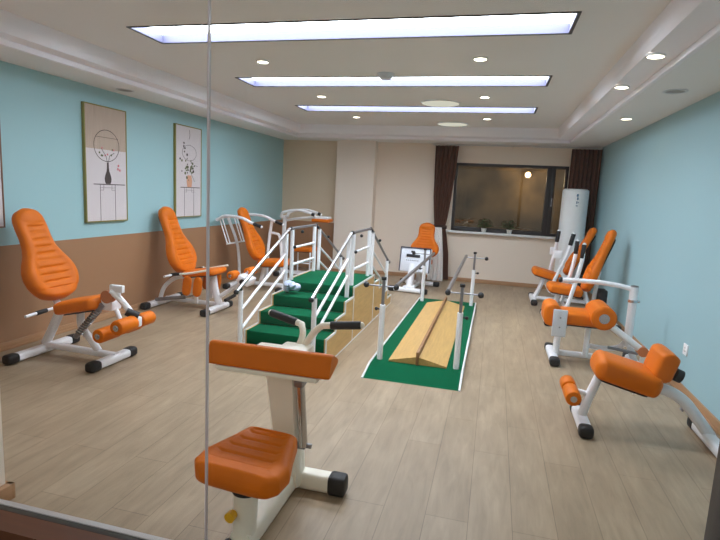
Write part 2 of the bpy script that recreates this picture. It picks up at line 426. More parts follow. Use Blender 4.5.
for y, lab in ((6.45, 'larger round ceiling diffuser just behind the middle light panel'), (8.25, 'larger round ceiling diffuser nearest the back wall')):
    t = thing('round_ceiling_lamp', lab, 'ceiling light', (-.74, y, ZC), 0, 'large round ceiling diffusers')
    b = MB(); ring(b, .225, .243, -.01, .002, 40); b.build('rim', TRIMW, t)
    b = MB(); b.cone((0, 0, -.007), (0, 0, .002), .224, .224, 40); b.build('diffuser', LROUND, t)
t = thing('ceiling_sensor', 'round dark-edged ceiling fitting cut by the top of photo', 'sensor', (-.63, 2.92, ZC))
b = MB(); b.cone((0, 0, -.03), (0, 0, .002), .09, .1, 28); b.build('housing', mat('sensor_grey', (168, 160, 150), .6), t)
b = MB(); ring(b, .06, .07, -.034, -.028); b.build('rim', TRIMW, t)
t = thing('smoke_detector', 'pale smoke detector on the ceiling just before middle light panel', 'smoke detector', (-1.09, 4.93, ZC))
b = MB(); b.cone((0, 0, -.012), (0, 0, .002), .085, .085, 28); b.build('base', GREYPL, t)
b = MB(); b.cone((0, 0, -.045), (0, 0, -.012), .055, .075, 28); b.build('sensor_head', GREYPL, t)
for x, y, lab in ((1.3, 4.76, 'small flat grille in right soffit above the wall'), (-3.77, 4.74, 'small flat grille in left soffit above first picture')):
    t = thing('ceiling_grille', lab, 'grille', (x, y, ZS), 0, 'soffit grilles')
    b = MB(); ring(b, .07, .09, -.006, .002); b.build('rim', GREYPL, t)
    b = MB(); b.cone((0, 0, -.003), (0, 0, .002), .07, .07, 24); b.build('mesh_cover', mat('grille_grey', (150, 148, 146), .7), t)

# ------------------------------------------------------------------ pictures on the left wall
def picture(y0, y1, kind, label):
    z0, z1 = 1.059, 2.243; xw = XL
    t = thing('framed_picture', label, 'picture', (xw, (y0 + y1) / 2, z0), 0, 'tall framed prints on the left wall')
    W, H, D = (y1 - y0), (z1 - z0), .035
    b = MB(); e = .012
    for lo, hi in (((-W / 2, 0), (W / 2, e)), ((-W / 2, H - e), (W / 2, H)), ((-W / 2, 0), (-W / 2 + e, H)), ((W / 2 - e, 0), (W / 2, H))):
        b.box((0.001, lo[0], lo[1]), (D, hi[0], hi[1]), .002)
    b.build('frame', OLIVE if kind else mat('brown_frame', (120, 84, 60), .5), t)
    ML = [CANV, CANVT, INK, VASE, PINK, POTT, LEAFP]
    b = MB(); b.box((.002, -W / 2 + e, e), (D - .006, W / 2 - e, H - e)); xf = D - .0055
    def line(p, q, wd=.006, mi=2):
        b.mi = mi; b.tube([(xf, *p), (xf, *q)], .0012, wd / 2, 6, False, refup=(0, p[1] - q[1] + 1e-6, q[0] - p[0] + 1e-6) if False else (1, 0, 0))
    def flat(pts, mi, dx=.0006):
        b.mi = mi; b.prism([(xf, y, z) for y, z in pts], (dx, 0, 0))
    def stroke(pts, wd=.005, mi=2):
        b.mi = mi
        for p, q in zip(pts, pts[1:]):
            d = Vector((q[0] - p[0], q[1] - p[1])); 
            if d.length < 1e-6: continue
            nrm = Vector((-d.y, d.x)).normalized() * wd / 2
            b.prism([(xf, p[0] - nrm.x, p[1] - nrm.y), (xf, q[0] - nrm.x, q[1] - nrm.y), (xf, q[0] + nrm.x, q[1] + nrm.y), (xf, p[0] + nrm.x, p[1] + nrm.y)], (.0012, 0, 0))
    def circ(cy, cz, r, rz=None, a0=0, a1=360, n=40): return [(cy + r * math.cos(R(a0 + (a1 - a0) * k / n)), cz + (rz or r) * math.sin(R(a0 + (a1 - a0) * k / n))) for k in range(n + 1)]
    if kind != 0:
        cy = .02 * W
        if kind == 1:
            flat([(-W / 2 + e, H * .63), (W / 2 - e, H * .63), (W / 2 - e, H - e), (-W / 2 + e, H - e)], 1)
            stroke(circ(cy - .01, H * .665, W * .30, H * .135), .006); stroke([(cy - W * .27, H * .735), (cy + W * .26, H * .735)], .004)
            for k in range(9):
                a = random.uniform(-1, 1); p = (cy - .01 + a * W * .2, H * (.57 + random.uniform(0, .08)))
                flat(circ(p[0], p[1], .011, None, 0, 360, 8)[:-1], 4 if k % 2 else 6, .001)
            stroke([(cy, H * .50), (cy - .02, H * .57), (cy - .09, H * .64)], .005); stroke([(cy, H * .50), (cy + .03, H * .58), (cy + .10, H * .61)], .005)
            prof = [(.012, .52), (.014, .475), (.02, .445), (.04, .41), (.05, .38), (.046, .355), (.032, .335)]
            flat([(cy + a, H * z) for a, z in prof] + [(cy - a, H * z) for a, z in prof[::-1]], 3, .0012)
            for k, (dy, dz) in enumerate(((.16, .50), (.15, .47), (.18, .46))): flat(circ(cy + dy, H * dz, .014, None, 0, 360, 8)[:-1], 4, .001)
            ty = H * .33
        else:
            stroke(circ(cy, H * .71, W * .27, H * .085), .004)
            stroke([(cy, H * .96), (cy + .012, H * .9), (cy - .004, H * .86)], .006, 3)
            for k in range(34):
                a, q = random.gauss(0, .085), random.gauss(.55, .055)
                flat(circ(cy + a, H * q, random.uniform(.010, .022), None, 0, 360, 7)[:-1], 6 if k % 3 else 3, .001 + .00002 * k)
            for k in range(7): flat(circ(cy - .13 + random.gauss(0, .03), H * (.75 + random.gauss(0, .03)), .013, None, 0, 360, 7)[:-1], 3, .001)
            stroke([(cy, H * .5), (cy + .12, H * .58), (cy + .20, H * .57)], .004); stroke([(cy + .03, H * .5), (cy + .12, H * .4)], .006, 6)
            flat([(cy - .05, H * .335), (cy + .05, H * .335), (cy + .065, H * .40), (cy + .045, H * .465), (cy - .045, H * .465), (cy - .065, H * .40)], 5, .0013)
            ty = H * .33
        stroke([(cy - W * .34, ty), (cy + W * .42, ty)], .009)
        for sy in (-.19, .17):
            stroke([(cy + sy * W, ty), (cy + sy * W, e)], .005); stroke([(cy + sy * W - .001, ty - .06), (cy + sy * W + (.05 if sy < 0 else -.05), ty - .06)], .003)
            stroke([(cy + sy * W + (.05 if sy < 0 else -.05), ty), (cy + sy * W + (.05 if sy < 0 else -.05), ty - .06)], .003)
        stroke([(cy - .19 * W, ty - .035), (cy + .17 * W, ty - .035)], .003)
    b.build('canvas', ML, t)
picture(4.389, 4.998, 1, 'tall print of dark slim vase before a round ring, olive frame')
picture(5.903, 6.508, 2, 'tall print of leafy branches in an orange pot, behind the glass joint')
picture(2.875, 3.484, 0, 'brown edge of a picture cut off at left photo edge')

# ------------------------------------------------------------------ curtains, air conditioner, plants, outlet
def curtain(name, keys, y, amp, waves, material, label, cat, parent=None):
    """keys: (z, x0, x1); pleated cloth sheet with thickness"""
    b = MB(); n = 60; rows = []
    zs = [keys[0][0] + (keys[-1][0] - keys[0][0]) * i / 40 for i in range(41)]
    kx0 = sorted((k[0], k[1]) for k in keys); kx1 = sorted((k[0], k[2]) for k in keys)
    f0, f1 = lerpk(kx0), lerpk(kx1)
    for z in zs:
        a, c = f0(z), f1(z); wd = c - a; row = []
        for i in range(n + 1):
            u = i / n; row.append((a + wd * u, y + amp * min(1, wd / .3) * math.sin(2 * math.pi * waves * u + .4 * math.sin(z * 2)) , z))
        rows.append(row)
    def grid(off):
        return [[b.bm.verts.new((p[0], p[1] + off, p[2])) for p in r] for r in rows]
    A, B = grid(-.003), grid(.003); m = len(rows)
    for i in range(m - 1):
        for j in range(n):
            b.bm.faces.new((A[i][j], A[i][j + 1], A[i + 1][j + 1], A[i + 1][j])); b.bm.faces.new((B[i][j], B[i + 1][j], B[i + 1][j + 1], B[i][j + 1]))
    for i in range(m - 1):
        for j in (0, n): b.bm.faces.new((A[i][j], A[i + 1][j], B[i + 1][j], B[i][j]))
    for j in range(n):
        for i in (0, m - 1): b.bm.faces.new((A[i][j], A[i][j + 1], B[i][j + 1], B[i][j]))
    return b.build(name, material, parent)
t = thing('curtain', 'dark brown curtain tied back at left side of the window', 'curtain', (0, 0, 0), 0, 'brown window curtains')
curtain('cloth', [(2.37, -1.09, -.69), (1.9, -1.08, -.72), (1.5, -1.07, -.76), (1.15, -1.04, -.80), (.97, -1.02, -.83), (.8, -.90, -.79), (.5, -.85, -.74), (.04, -.83, -.71)], 9.27, .036, 6, CURT, '', '', t)
MB().box((-1.05, 9.215, .93), (-.80, 9.325, 1.0), .02).build('tie_band', TIE, t)
t2 = thing('sheer_curtain', 'white sheer curtain hanging below the tied brown curtain', 'curtain', (0, 0, 0))
curtain('cloth', [(.96, -1.02, -.88), (.8, -1.04, -.86), (.5, -1.06, -.83), (.012, -1.08, -.80)], 9.196, .012, 4, SHEER, '', '', t2)
t = thing('curtain', 'dark brown curtain hanging straight behind the air conditioner', 'curtain', (0, 0, 0), 0, 'brown window curtains')
curtain('cloth', [(2.37, 1.13, 1.59), (1.2, 1.13, 1.59), (.04, 1.14, 1.59)], 9.27, .036, 7, CURT, '', '', t)
t = thing('curtain_rod', 'thin pale curtain rod above the back window', 'curtain rod', (0, 0, 0))
MB().tube([(-1.15, 9.27, 2.39), (1.6, 9.27, 2.39)], .012, smooth=False).build('rod', ALU, t)
b = MB()
for x in (-1.12, .2, 1.4): MB().box((x - .012, 9.26, 2.38), (x + .012, YB, 2.40), .003).build('bracket', ALU, t)

t = thing('air_conditioner', 'tall white cylindrical air conditioner in the right back corner', 'air conditioner', (1.22, 8.98, 0))
b = MB(); prof = [(.17, .03), (.2, .06), (.2, 1.66), (.195, 1.70), (.17, 1.72)]
seg = 36
Rg = [[b.bm.verts.new((r * math.cos(2 * math.pi * k / seg), r * math.sin(2 * math.pi * k / seg), z)) for k in range(seg)] for r, z in prof]
for A, B in zip(Rg, Rg[1:]):
    for k in range(seg): b.bm.faces.new((A[k], A[(k + 1) % seg], B[(k + 1) % seg], B[k]))
b.bm.faces.new(Rg[0][::-1]); b.bm.faces.new(Rg[-1])
b.build('shell', ACW, t)
b = MB(); b.cone((0, 0, 0), (0, 0, .035), .215, .19, 32); b.build('base', GREYPL, t)
b = MB()
for k in range(24):
    a0 = R(205 + k * 2); r = .2015
    b.quad((r * math.cos(a0), r * math.sin(a0), .5), (r * math.cos(a0 + R(2)), r * math.sin(a0 + R(2)), .5), (r * math.cos(a0 + R(2)), r * math.sin(a0 + R(2)), 1.5), (r * math.cos(a0), r * math.sin(a0), 1.5))
b.build('air_outlet', ACW, t)
b = MB(); b.mi = 0    # small printed sticker
def cyl_patch(a0, a1, z0, z1, r=.2022, n=4):
    for k in range(n):
        p, q = R(a0 + (a1 - a0) * k / n), R(a0 + (a1 - a0) * (k + 1) / n)
        b.quad((r * math.cos(p), r * math.sin(p), z0), (r * math.cos(q), r * math.sin(q), z0), (r * math.cos(q), r * math.sin(q), z1), (r * math.cos(p), r * math.sin(p), z1))
for a_ in ((268, 276, 1.60, 1.64), (270, 277, 1.55, 1.59), (269, 273, 1.49, 1.53), (275, 279, 1.50, 1.52), (268, 276, 1.45, 1.465)):
    b = MB(); cyl_patch(*a_); b.build('printed_mark', BLUEI, t)

def plant(x, label):
    t = thing('potted_plant', label, 'plant', (x, YB - .05, WZ0), 0, 'potted plants on the window sill')
    b = MB(); b.cone((0, 0, 0), (0, 0, .075), .034, .048, 20); b.build('pot', POTW, t)
    b = MB(); b.cone((0, 0, .07), (0, 0, .078), .042, .042, 16); b.build('soil', mat('soil', (60, 44, 34), .9), t)
    b = MB()
    for k in range(150):
        a = random.uniform(0, 2 * math.pi); el = random.uniform(.1, 1.2); rr = random.uniform(.07, .175)
        c = Vector((math.cos(a) * math.cos(el) * rr * 1.05, min(.04, math.sin(a) * math.cos(el) * rr * .7), .09 + math.sin(el) * rr * .9))
        d = Vector((math.cos(a), math.sin(a), random.uniform(-.6, .5))).normalized(); sd = d.cross(Vector((0, 0, 1))).normalized()
        l, wd = random.uniform(.035, .06), random.uniform(.012, .018); nn = sd.cross(d)
        b.quad(c - d * l / 2, c + sd * wd + nn * .004, c + d * l / 2, c - sd * wd + nn * .004)
        if k % 6 == 0: b.tube([(0, 0, .075), tuple(c)], .0015, smooth=False, seg=5)
    b.build('foliage', LEAF, t)
plant(-.165, 'small leafy plant in white pot, left one on window sill')
plant(.265, 'small leafy plant in white pot, right one on window sill')
t = thing('wall_outlet', 'white socket plate low on the right wall', 'outlet', (XR, 4.66, .36))
MB().box((-.012, -.045, -.045), (0, .045, .045), .003).build('plate', WHITE, t)
b = MB()
for y, z in ((-.012, -.012), (.012, -.012), (0, .015)): b.box((-.0135, y - .003, z - .007), (-.0115, y + .003, z + .007))
b.build('socket_slots', DARKF, t)

# ------------------------------------------------------------------ training stairs
ST = thing('training_stairs', 'green carpeted two-way training stairs with white handrails', 'stairs', (-1.68, 5.40, 0))
ox, oy = -1.68, 5.40
xa, xb = -2.06 - ox, -1.30 - ox           # outer side faces
RIS = [3.82, 4.10, 4.375, 4.665, 4.955]; TZ = [.12, .24, .355, .46, .555]
FRL = [5.85, 6.14, 6.42, 6.70, 6.98]      # far risers: platform end first
def L_(y): return y - oy
prof = [(L_(3.82), .0)]
for y, z in zip(RIS, TZ):
    prof.append((L_(y), prof[-1][1])) if prof[-1][0] != L_(y) else None
    prof.append((L_(y), z))
zd = [.555, .46, .355, .24, .12, 0]
for k, y in enumerate(FRL): prof.append((L_(y), zd[k])); prof.append((L_(y), zd[k + 1]))
poly = [p for i, p in enumerate(prof) if i == 0 or p != prof[i - 1]]
def side_panel(x0, x1, y0, y1, inset=0):
    """part of the stair side between y0 and y1, cut to the stepped profile"""
    def zt(y):
        z = 0
        for yy, zz in zip(RIS, TZ):
            if y >= L_(yy) - 1e-6: z = zz
        for k, yy in enumerate(FRL):
            if y >= L_(yy) - 1e-6: z = zd[k + 1]
        return z
    ys_ = sorted(set([y0, y1] + [L_(v) for v in RIS + FRL if y0 < L_(v) < y1]))
    pts = [(x0, y0, 0)]
    for a, c in zip(ys_, ys_[1:]): z = zt((a + c) / 2); pts += [(x0, a, z), (x0, c, z)]
    pts.append((x0, y1, 0)); out = []
    for p in pts:
        if not out or (Vector(p) - Vector(out[-1])).length > 1e-6: out.append(p)
    return MB().prism(out, (x1 - x0, 0, 0))
cut = [L_(3.82), L_(4.955), L_(5.85), L_(6.98)]
for x0, x1 in ((xb - .018, xb), (xa, xa + .018)):
    for a, c in zip(cut, cut[1:]):
        if c - a > .9 or True: side_panel(x0, x1, a + .004, c - .004).build('side_panel', WOODP, ST)
b = MB()                                   # white edge trim following every step on both sides
for x0, x1 in ((xb - .006, xb + .004), (xa - .004, xa + .006)):
    pp = poly
    for (ya, za), (yb_, zb_) in zip(pp, pp[1:]):
        if abs(ya - yb_) < 1e-6: b.box((x0, ya - .009, min(za, zb_)), (x1, ya + .009, max(za, zb_) + .006))
        else: b.box((x0, ya, za - .012), (x1, yb_, za + .008))
    for y in (L_(4.955), L_(5.85)): b.box((x0, y - .007, 0), (x1, y + .007, .55))
    b.box((x0, L_(3.82), 0), (x1, L_(6.98), .012))
b.build('edge_trim', TRIMW, ST)
xi0, xi1 = xa + .012, xb - .012
segs = list(zip(RIS, RIS[1:] + [FRL[0]], TZ, [0] + TZ[:-1]))
for y0_, y1_, z, zp in segs:
    b = MB(); b.box((xi0, L_(y0_), zp), (xi1, L_(y1_), z), .006); b.build('carpeted_step', GREEN, ST)
for k in range(4):
    b = MB(); b.box((xi0, L_(FRL[k]), max(0, zd[k + 1] - .12)), (xi1, L_(FRL[k + 1]), zd[k + 1]), .006); b.build('carpeted_step', GREEN, ST)
# rails
def rail(p, q, r, m, nm='handrail'): MB().tube([p, q], r, smooth=False, seg=12).build(nm, m, ST)
def post(x, y, z0, z1, r=.021):
    o = MB().tube([(x, y, z0), (x, y, z1)], r, smooth=False, seg=14).build('post', WHITE, ST)
    o2 = MB().cone((x, y, z1), (x, y, z1 + .02), r * .7, r * .7).build('post_cap', BLACK, o)
def knob(x, y, z, r=.02): MB().ball((x, y, z), r, 12).build('knob', BLACK, ST)
for X in (-2.02, -1.36):
    x = X - ox; out = .03 if X > -1.6 else -.03
    post(x, L_(3.93), .12, .63); post(x, L_(4.90), .46, 1.05)
    post(x, L_(5.06), .555, 1.08); post(x, L_(5.75), .555, 1.08)
    post(x, L_(5.93), .46, 1.04); post(x, L_(6.88), .12, .6)
    rail((x, L_(3.86), .635), (x, L_(4.98), 1.095), .015, CHROME); rail((x, L_(5.02), 1.095), (x, L_(5.79), 1.095), .015, STEEL)
    rail((x, L_(5.86), 1.07), (x, L_(7.0), .57), .015, STEEL)
    for dz in (.19, .36):
        rail((x, L_(3.95), .655 - dz), (x, L_(4.90), 1.04 - dz), .013, WHITE, 'guard_rail')
        rail((x, L_(5.06), 1.09 - dz * 1.05), (x, L_(5.75), 1.09 - dz * 1.05), .013, WHITE, 'guard_rail')
        rail((x, L_(5.93), 1.02 - dz), (x, L_(6.88), .60 - dz), .013, WHITE, 'guard_rail')
    knob(x, L_(3.85), .63, .022); knob(x, L_(5.01), 1.095, .022); knob(x, L_(5.80), 1.095, .02); knob(x, L_(5.87), 1.065, .02); knob(x, L_(7.01), .565, .02)
    knob(x + .03, L_(5.06), .90, .018); knob(x + .03, L_(5.27), 1.05, .018); knob(x + .03, L_(6.2), .93, .018)
# crumpled bag lying at the left end of the third step
b = MB()
for k in range(9):
    c = (-1.96 + random.uniform(0, .1), 4.76 + random.uniform(-.03, .08), .51 + random.uniform(-.002, .06))
    b.ball(c, random.uniform(.03, .045), 10, (1, 1.1, .9))
for v in b.bm.verts: v.co += Vector((random.uniform(-.006, .006), random.uniform(-.006, .006), random.uniform(-.006, .006))); v.co.z = max(v.co.z, .462)
tag(b.build('plastic_bag', PALEB), 'crumpled pale blue and white bag at left end of a stair step', 'bag')

# ------------------------------------------------------------------ parallel bars and wedge board
PB = thing('parallel_bars', 'low parallel bars with white posts on a green carpeted platform', 'parallel bars', (-.545, 5.6, 0))
px, py = -.545, 5.6
b = MB(); b.prism([(-.385, 3.97 - py, 0), (-.385, 4.22 - py, .05), (-.385, 7.3 - py, .05), (-.385, 7.42 - py, 0)], (.77, 0, 0)); b.build('carpeted_platform', GREEN, PB)
for x in (-.40, .385):
    b = MB(); b.prism([(x, 3.96 - py, 0), (x, 3.96 - py, .01), (x, 4.22 - py, .06), (x, 7.3 - py, .06), (x, 7.44 - py, .01), (x, 7.44 - py, 0)], (.015, 0, 0)); b.build('edge_trim', TRIMW, PB)
for sx in (-1, 1):
    for y in (4.36, 7.10):
        x = sx * .335; yy = y - py; xr = sx * .22
        p = MB().tube([(x, yy, .05), (x, yy, .54)], .025, smooth=False, seg=16).build('post', WHITE, PB)
        MB().tube([(x, yy, .53), (x, yy, .765)], .014, smooth=False).build('inner_tube', STEEL, p)
        MB().cone((x, yy, .76), (x, yy, .785), .022, .022).build('post_cap', BLACK, p)
        b = MB(); b.tube([(x, yy, .50), (x + sx * .05, yy, .50)], .007, smooth=False, seg=8); b.ball((x + sx * .055, yy, .50), .016, 10); b.build('clamp_knob', BLACK, p)
        MB().tube([(xr, yy, .705), (x + sx * .14, yy, .705)], .007, smooth=False, seg=10).build('cross_arm', STEEL, PB)
        MB().ball((x + sx * .155, yy, .705), .026, 14).build('end_knob', BLACK, PB)
        MB().ball((xr, yy - .02 if y < 5 else yy + .02, .705), .024 if y < 5 else .017, 14).build('end_knob', BLACK, PB)
    MB().tube([(sx * .22, 4.34 - py, .72), (sx * .22, 7.14 - py, .72)], .018, smooth=False, seg=14).build('hand_bar', STEEL, PB)
WBD = thing('wedge_board', 'wooden double wedge board lying between the parallel bars', 'wedge board', (-.54, 5.6, .0525))
for sx in (-1, 1):
    b = MB(); y0_, y1_ = 4.32 - py, 6.95 - py
    b.prism([(sx * .012, y0_, 0), (sx * .252, y0_, 0), (sx * .252, y0_, .012), (sx * .012, y0_, .066)], (0, y1_ - y0_, 0)); b.build('sloping_board', WOODB, WBD)
MB().box((-.012, 4.30 - py, 0), (.012, 6.97 - py, .115), .003).build('divider', WOODD, WBD)

# ------------------------------------------------------------------ exercise machines
PEAR = lerpk([(0, .02), (.02, .09), (.05, .14), (.10, .18), (.17, .212), (.25, .224), (.33, .217), (.42, .187), (.5, .152), (.58, .131), (.68, .123), (.8, .125), (.87, .122), (.92, .11), (.96, .085), (.985, .05), (1, .01)])
def pear_smooth(t, k=.018):
    return (PEAR(max(0, t - k)) + 2 * PEAR(t) + PEAR(min(1, t + k))) / 4
def backtop(t, q):
    a = abs(q); h = 0
    if .12 < t < .80:
        ctr = max(0, min(1, (.62 - a) / .08))
        ph = ((t - .12) / .0756) % 1; g = abs(ph - .5) * 2
        h += ctr * (-.013 * max(0, (g - .66) / .34)) - .010 * ctr
        if t < .58: h += .022 * max(0, min(1, (a - .6) / .2)) * math.sin(math.pi * min(1, max(0, (t - .05) / .53)))
    if t > .80:
        d = math.hypot((t - .895) / .085, a / .9); h += .012 * max(0, 1 - d ** 4)
    return h
def backrest(parent, bot, top, sc=1, thick=.11, nx=1):
    bot, top = Vector((bot[0], 0, bot[1])), Vector((top[0], 0, top[1])); d = top - bot; L = d.length
    zdir = Vector((d.z, 0, -d.x)) * nx
    b = MB(); b.cushion(L, lambda t: pear_smooth(t) * sc, lambda t: thick * (1 - .25 * t), frame(bot, d, zdir), backtop, 110, 44, .62, .05)
    o = b.build('backrest', ORANGE, parent, 60)
    c = frame(bot, d, zdir)
    b = MB(); M = c @ Matrix.Translation((0, 0, -thick * .5))
    b.cushion(L * .8, lambda t: .09 * sc, lambda t: .02, c @ Matrix.Translation((L * .08, 0, -thick * .46)), None, 12, 12, .6, .03)
    b.build('back_plate', BLACK, o); return o
def seat_pad(parent, p0, p1, w0, w1, thick, name='seat', ribs=0, yoff=0):
    """cushion from rear p0 to front p1 (top centre line), widths w0 rear, w1 front"""
    p0, p1 = Vector((p0[0], yoff, p0[1])), Vector((p1[0], yoff, p1[1])); d = p1 - p0; L = d.length
    zd_ = Vector((-d.z, 0, d.x))
    rd = .07
    def hw(t):
        e = min(1, math.sqrt(max(0, 1 - max(0, 1 - min(t, 1 - t) * L / rd) ** 2)) * .45 + .56); return (w0 + (w1 - w0) * t) / 2 * e
    def tp(t, q):
        h = .004 * (1 - q * q)
        if ribs and abs(q) < .6 and .2 < t < .85: h -= .006 * max(0, math.cos(2 * math.pi * ribs * t)) ** 6
        return h
    b = MB(); b.cushion(L, hw, lambda t: thick, frame(p0, d, zd_) @ Matrix.Translation((0, 0, -thick / 2)), tp, 60, 40, .42, .05)
    o = b.build(name, ORANGE, parent, 60)
    b = MB(); b.cushion(L * .8, lambda t: hw(t) * .72, lambda t: .016, frame(p0, d, zd_) @ Matrix.Translation((L * .1, 0, -thick - .004)), None, 10, 16, .5, .02)
    b.build('seat_plate', BLACK, o); return o
def roller(parent, x, z, y0, y1, r=.06, name='roller_pad', m=ORANGE):
    b = MB(); b.tube([(x, y0, z), (x, y1, z)], r, smooth=False, seg=24, end=.014)
    o = b.build(name, m, parent)
    b = MB(); b.cone((x, y0 - .004, z), (x, y0 + .01, z), r * .42, r * .42, 20); b.cone((x, y0 - .012, z), (x, y0, z), r * .2, r * .2, 12)
    b.cone((x, y1 - .01, z), (x, y1 + .004, z), r * .42, r * .42, 20); b.build('hub', CHROME, o); return o
def foot_bar(parent, x, y0, y1, z=.042, cap=.09, m=WHITE, r=.042):
    o = MB().tube([(x, y0 + cap, z), (x, y1 - cap, z)], r, .034, 16, False, e=.6).build('foot_bar', m, parent)
    for a, c in ((y0, y0 + cap + .01), (y1 - cap - .01, y1)):
        MB().tube([(x, a, z), (x, c, z)], r + .004, .04, 16, False, e=.6, end=.02).build('rubber_cap', BLACK, o)
    return o
def tube(parent, name, pts, r=.028, r2=None, m=WHITE, e=1.0, smooth=True):
    return MB().tube(pts, r, r2, 14, smooth, 6, e).build(name, m, parent)
def grip_bar(parent, pts, glen=.12, r=.013, gr=.018, name='handle', m=WHITE):
    o = tube(parent, name, pts, r, m=m); P = [Vector(p) for p in pts]; d = (P[-1] - P[-2]).normalized()
    MB().tube([tuple(P[-1] - d * glen), tuple(P[-1])], gr, smooth=False, seg=14, end=.006).build('grip', BLACK, o)
    MB().ball(tuple(P[-1]), gr * .8, 10).build('grip_end', m, o)
    return o
CAT = 'exercise machine'

# --- A: nearest on the left, leg extension with paired rollers
A = thing('leg_extension_machine', 'orange reclining exercise seat with paired foot rollers, left foreground below the vase print', CAT, (-3.55, 3.53, 0))
foot_bar(A, -.10, -.385, .345); foot_bar(A, .60, -.29, .235)
tube(A, 'base_rail', [(-.09, 0, .075), (.62, 0, .06)], .03, .026, e=.6)
tube(A, 'rear_upright', [(-.10, 0, .08), (0, 0, .26), (.08, 0, .42)], .03, .036, e=.7)
tube(A, 'front_upright', [(.44, 0, .08), (.36, 0, .18), (.28, 0, .27), (.27, 0, .41)], .026, .03, e=.7)
seat_pad(A, (.14, .485), (.52, .57), .40, .30, .105)
backrest(A, (.07, .485), (-.27, 1.225), 1.13, .14)
o = tube(A, 'back_bracket', [(.08, 0, .40), (.0, 0, .52), (-.10, 0, .75)], .03, .02)
o = MB().tube([(.28, -.07, .20), (.55, -.07, .50)], .022, smooth=False).build('spring_damper', STEEL, A)
b = MB(); 
pth = []
for k in range(140):
    t = k / 139; a = 2 * math.pi * 12 * t; c = Vector((.31 + .20 * t, -.07, .233 + .222 * t)); n1 = Vector((0, 1, 0)); n2 = Vector((-.743, 0, .669))
    pth.append(c + (n1 * math.cos(a) + n2 * math.sin(a)) * .027)
b.tube(pth, .004, seg=6, smooth=False); b.build('spring', CHROME, o)
b = MB(); b.cone((.61, -.10, .575), (.61, -.04, .575), .052, .052, 24); b.build('pivot_disc', mat('copper_disc', (190, 120, 80), .5), A)
b = MB(); b.box((.52, -.06, .45), (.63, .06, .59), .015); b.build('pivot_bracket', WHITE, A)
b = MB(); b.box((.63, -.085, .615), (.75, -.05, .675), .006); b.build('number_plate', WHITE, A)
ar = tube(A, 'leg_arm', [(.64, -.08, .62), (.70, -.07, .58), (.82, -.06, .455)], .022, .026)
b = MB(); b.cone((.79, -.09, .475), (.86, -.04, .43), .032, .036, 18); b.build('swivel_joint', BLACK, A)
tube(A, 'roller_link', [(.83, -.05, .45), (.84, -.04, .39)], .022)
tube(A, 'roller_axle', [(.84, -.27, .385), (.84, .14, .385)], .012, m=STEEL)
MB().box((.80, -.065, .345), (.88, -.01, .43), .015).build('roller_bracket', WHITE, A)
roller(A, .84, .385, -.27, -.07, .06); roller(A, .84, .385, -.005, .15, .055)
tube(A, 'roller_axle', [(.68, -.27, .305), (.68, .2, .305)], .012, m=STEEL)
tube(A, 'roller_link', [(.56, -.0, .56), (.64, 0, .42), (.68, 0, .305)], .018)
roller(A, .68, .305, -.28, -.06, .056); roller(A, .68, .305, .03, .2, .056)
for sy in (-1, 1):
    o = tube(A, 'side_handle', [(.09, sy * .04, .43), (.09, sy * .36, .415)], .012)
    MB().tube([(.09, sy * .16, .426), (.09, sy * .26, .42)], .018, smooth=False, end=.005).build('grip', BLACK, o)

# --- B: second on the left, under the second print
B = thing('hip_trainer', 'orange reclining exercise seat with hanging knee pads below the orange pot print', CAT, (-3.6, 5.55, 0))
foot_bar(B, -.32, -.38, .42); foot_bar(B, .47, -.38, .26)
tube(B, 'rear_frame', [(-.32, -.05, .07), (-.28, -.02, .22), (-.15, 0, .34), (.02, 0, .38), (.2, 0, .40)], .026, .026)
tube(B, 'base_rail', [(-.30, .05, .07), (.5, .05, .06)], .026, .026, e=.7)
o = MB().tube([(-.30, -.16, .09), (.08, -.12, .15)], .022, smooth=False).build('damper', STEEL, B)
tube(B, 'damper_rod', [(.08, -.12, .15), (.24, -.08, .19)], .011, m=CHROME)
tube(B, 'front_column', [(.38, 0, .42), (.41, 0, .25), (.47, 0, .07)], .04, .032, e=.6)
seat_pad(B, (.04, .46), (.49, .525), .38, .34, .075)
backrest(B, (.03, .42), (-.29, 1.21), 1.12, .13)
tube(B, 'back_bracket', [(.0, 0, .36), (-.06, 0, .5), (-.17, 0, .75)], .028, .02)
for sy in (-1, 1):
    o = tube(B, 'side_handle', [(.0, sy * .05, .43), (.0, sy * .42, .435)], .012)
    MB().tube([(.0, sy * .18, .432), (.0, sy * .29, .434)], .018, smooth=False, end=.005).build('grip', BLACK, o)
    for xx in (.17, .31):
        b = MB(); b.cushion(.24, lambda t: .055 * math.sqrt(max(.01, 1 - (2 * t - 1) ** 4)), lambda t: .05, frame((xx - .02, sy * .22, .19), (.12, 0, 1), (0, sy, 0)), None, 20, 20, .7, .03)
        b.build('knee_pad', ORANGE, B)
    b = MB(); b.box((.23, sy * .17 - .015, .10), (.28, sy * .17 + .015, .38), .008); b.build('pad_bracket', WHITE, B)
for sy in (-.25, .25): tube(B, 'side_bar', [(-.04, sy, .43), (.2, sy, .465), (.44, sy, .52)], .013, m=CREAM_LIT)
for sy in (-.25, .25): MB().tube([(-.02, sy, .433), (.09, sy, .45)], .019, smooth=False, end=.005).build('side_grip', BLACK, B)
tube(B, 'foot_arm', [(.48, 0, .18), (.66, 0, .30), (.80, 0, .38)], .026)
MB().box((.74, -.10, .36), (.90, .10, .46), .02, rot=Matrix.Rotation(R(20), 3, 'Y')).build('pivot_box', WHITE, B)
b = MB(); b.cone((.82, -.125, .40), (.82, -.1, .40), .03, .03, 16); b.build('pivot_knob', BLACK, B)
roller(B, .70, .47, -.18, -.02, .05); roller(B, .80, .49, .05, .24, .05)
tube(B, 'foot_rest', [(.70, -.28, .20), (.70, -.06, .22)], .02, m=BLACK)

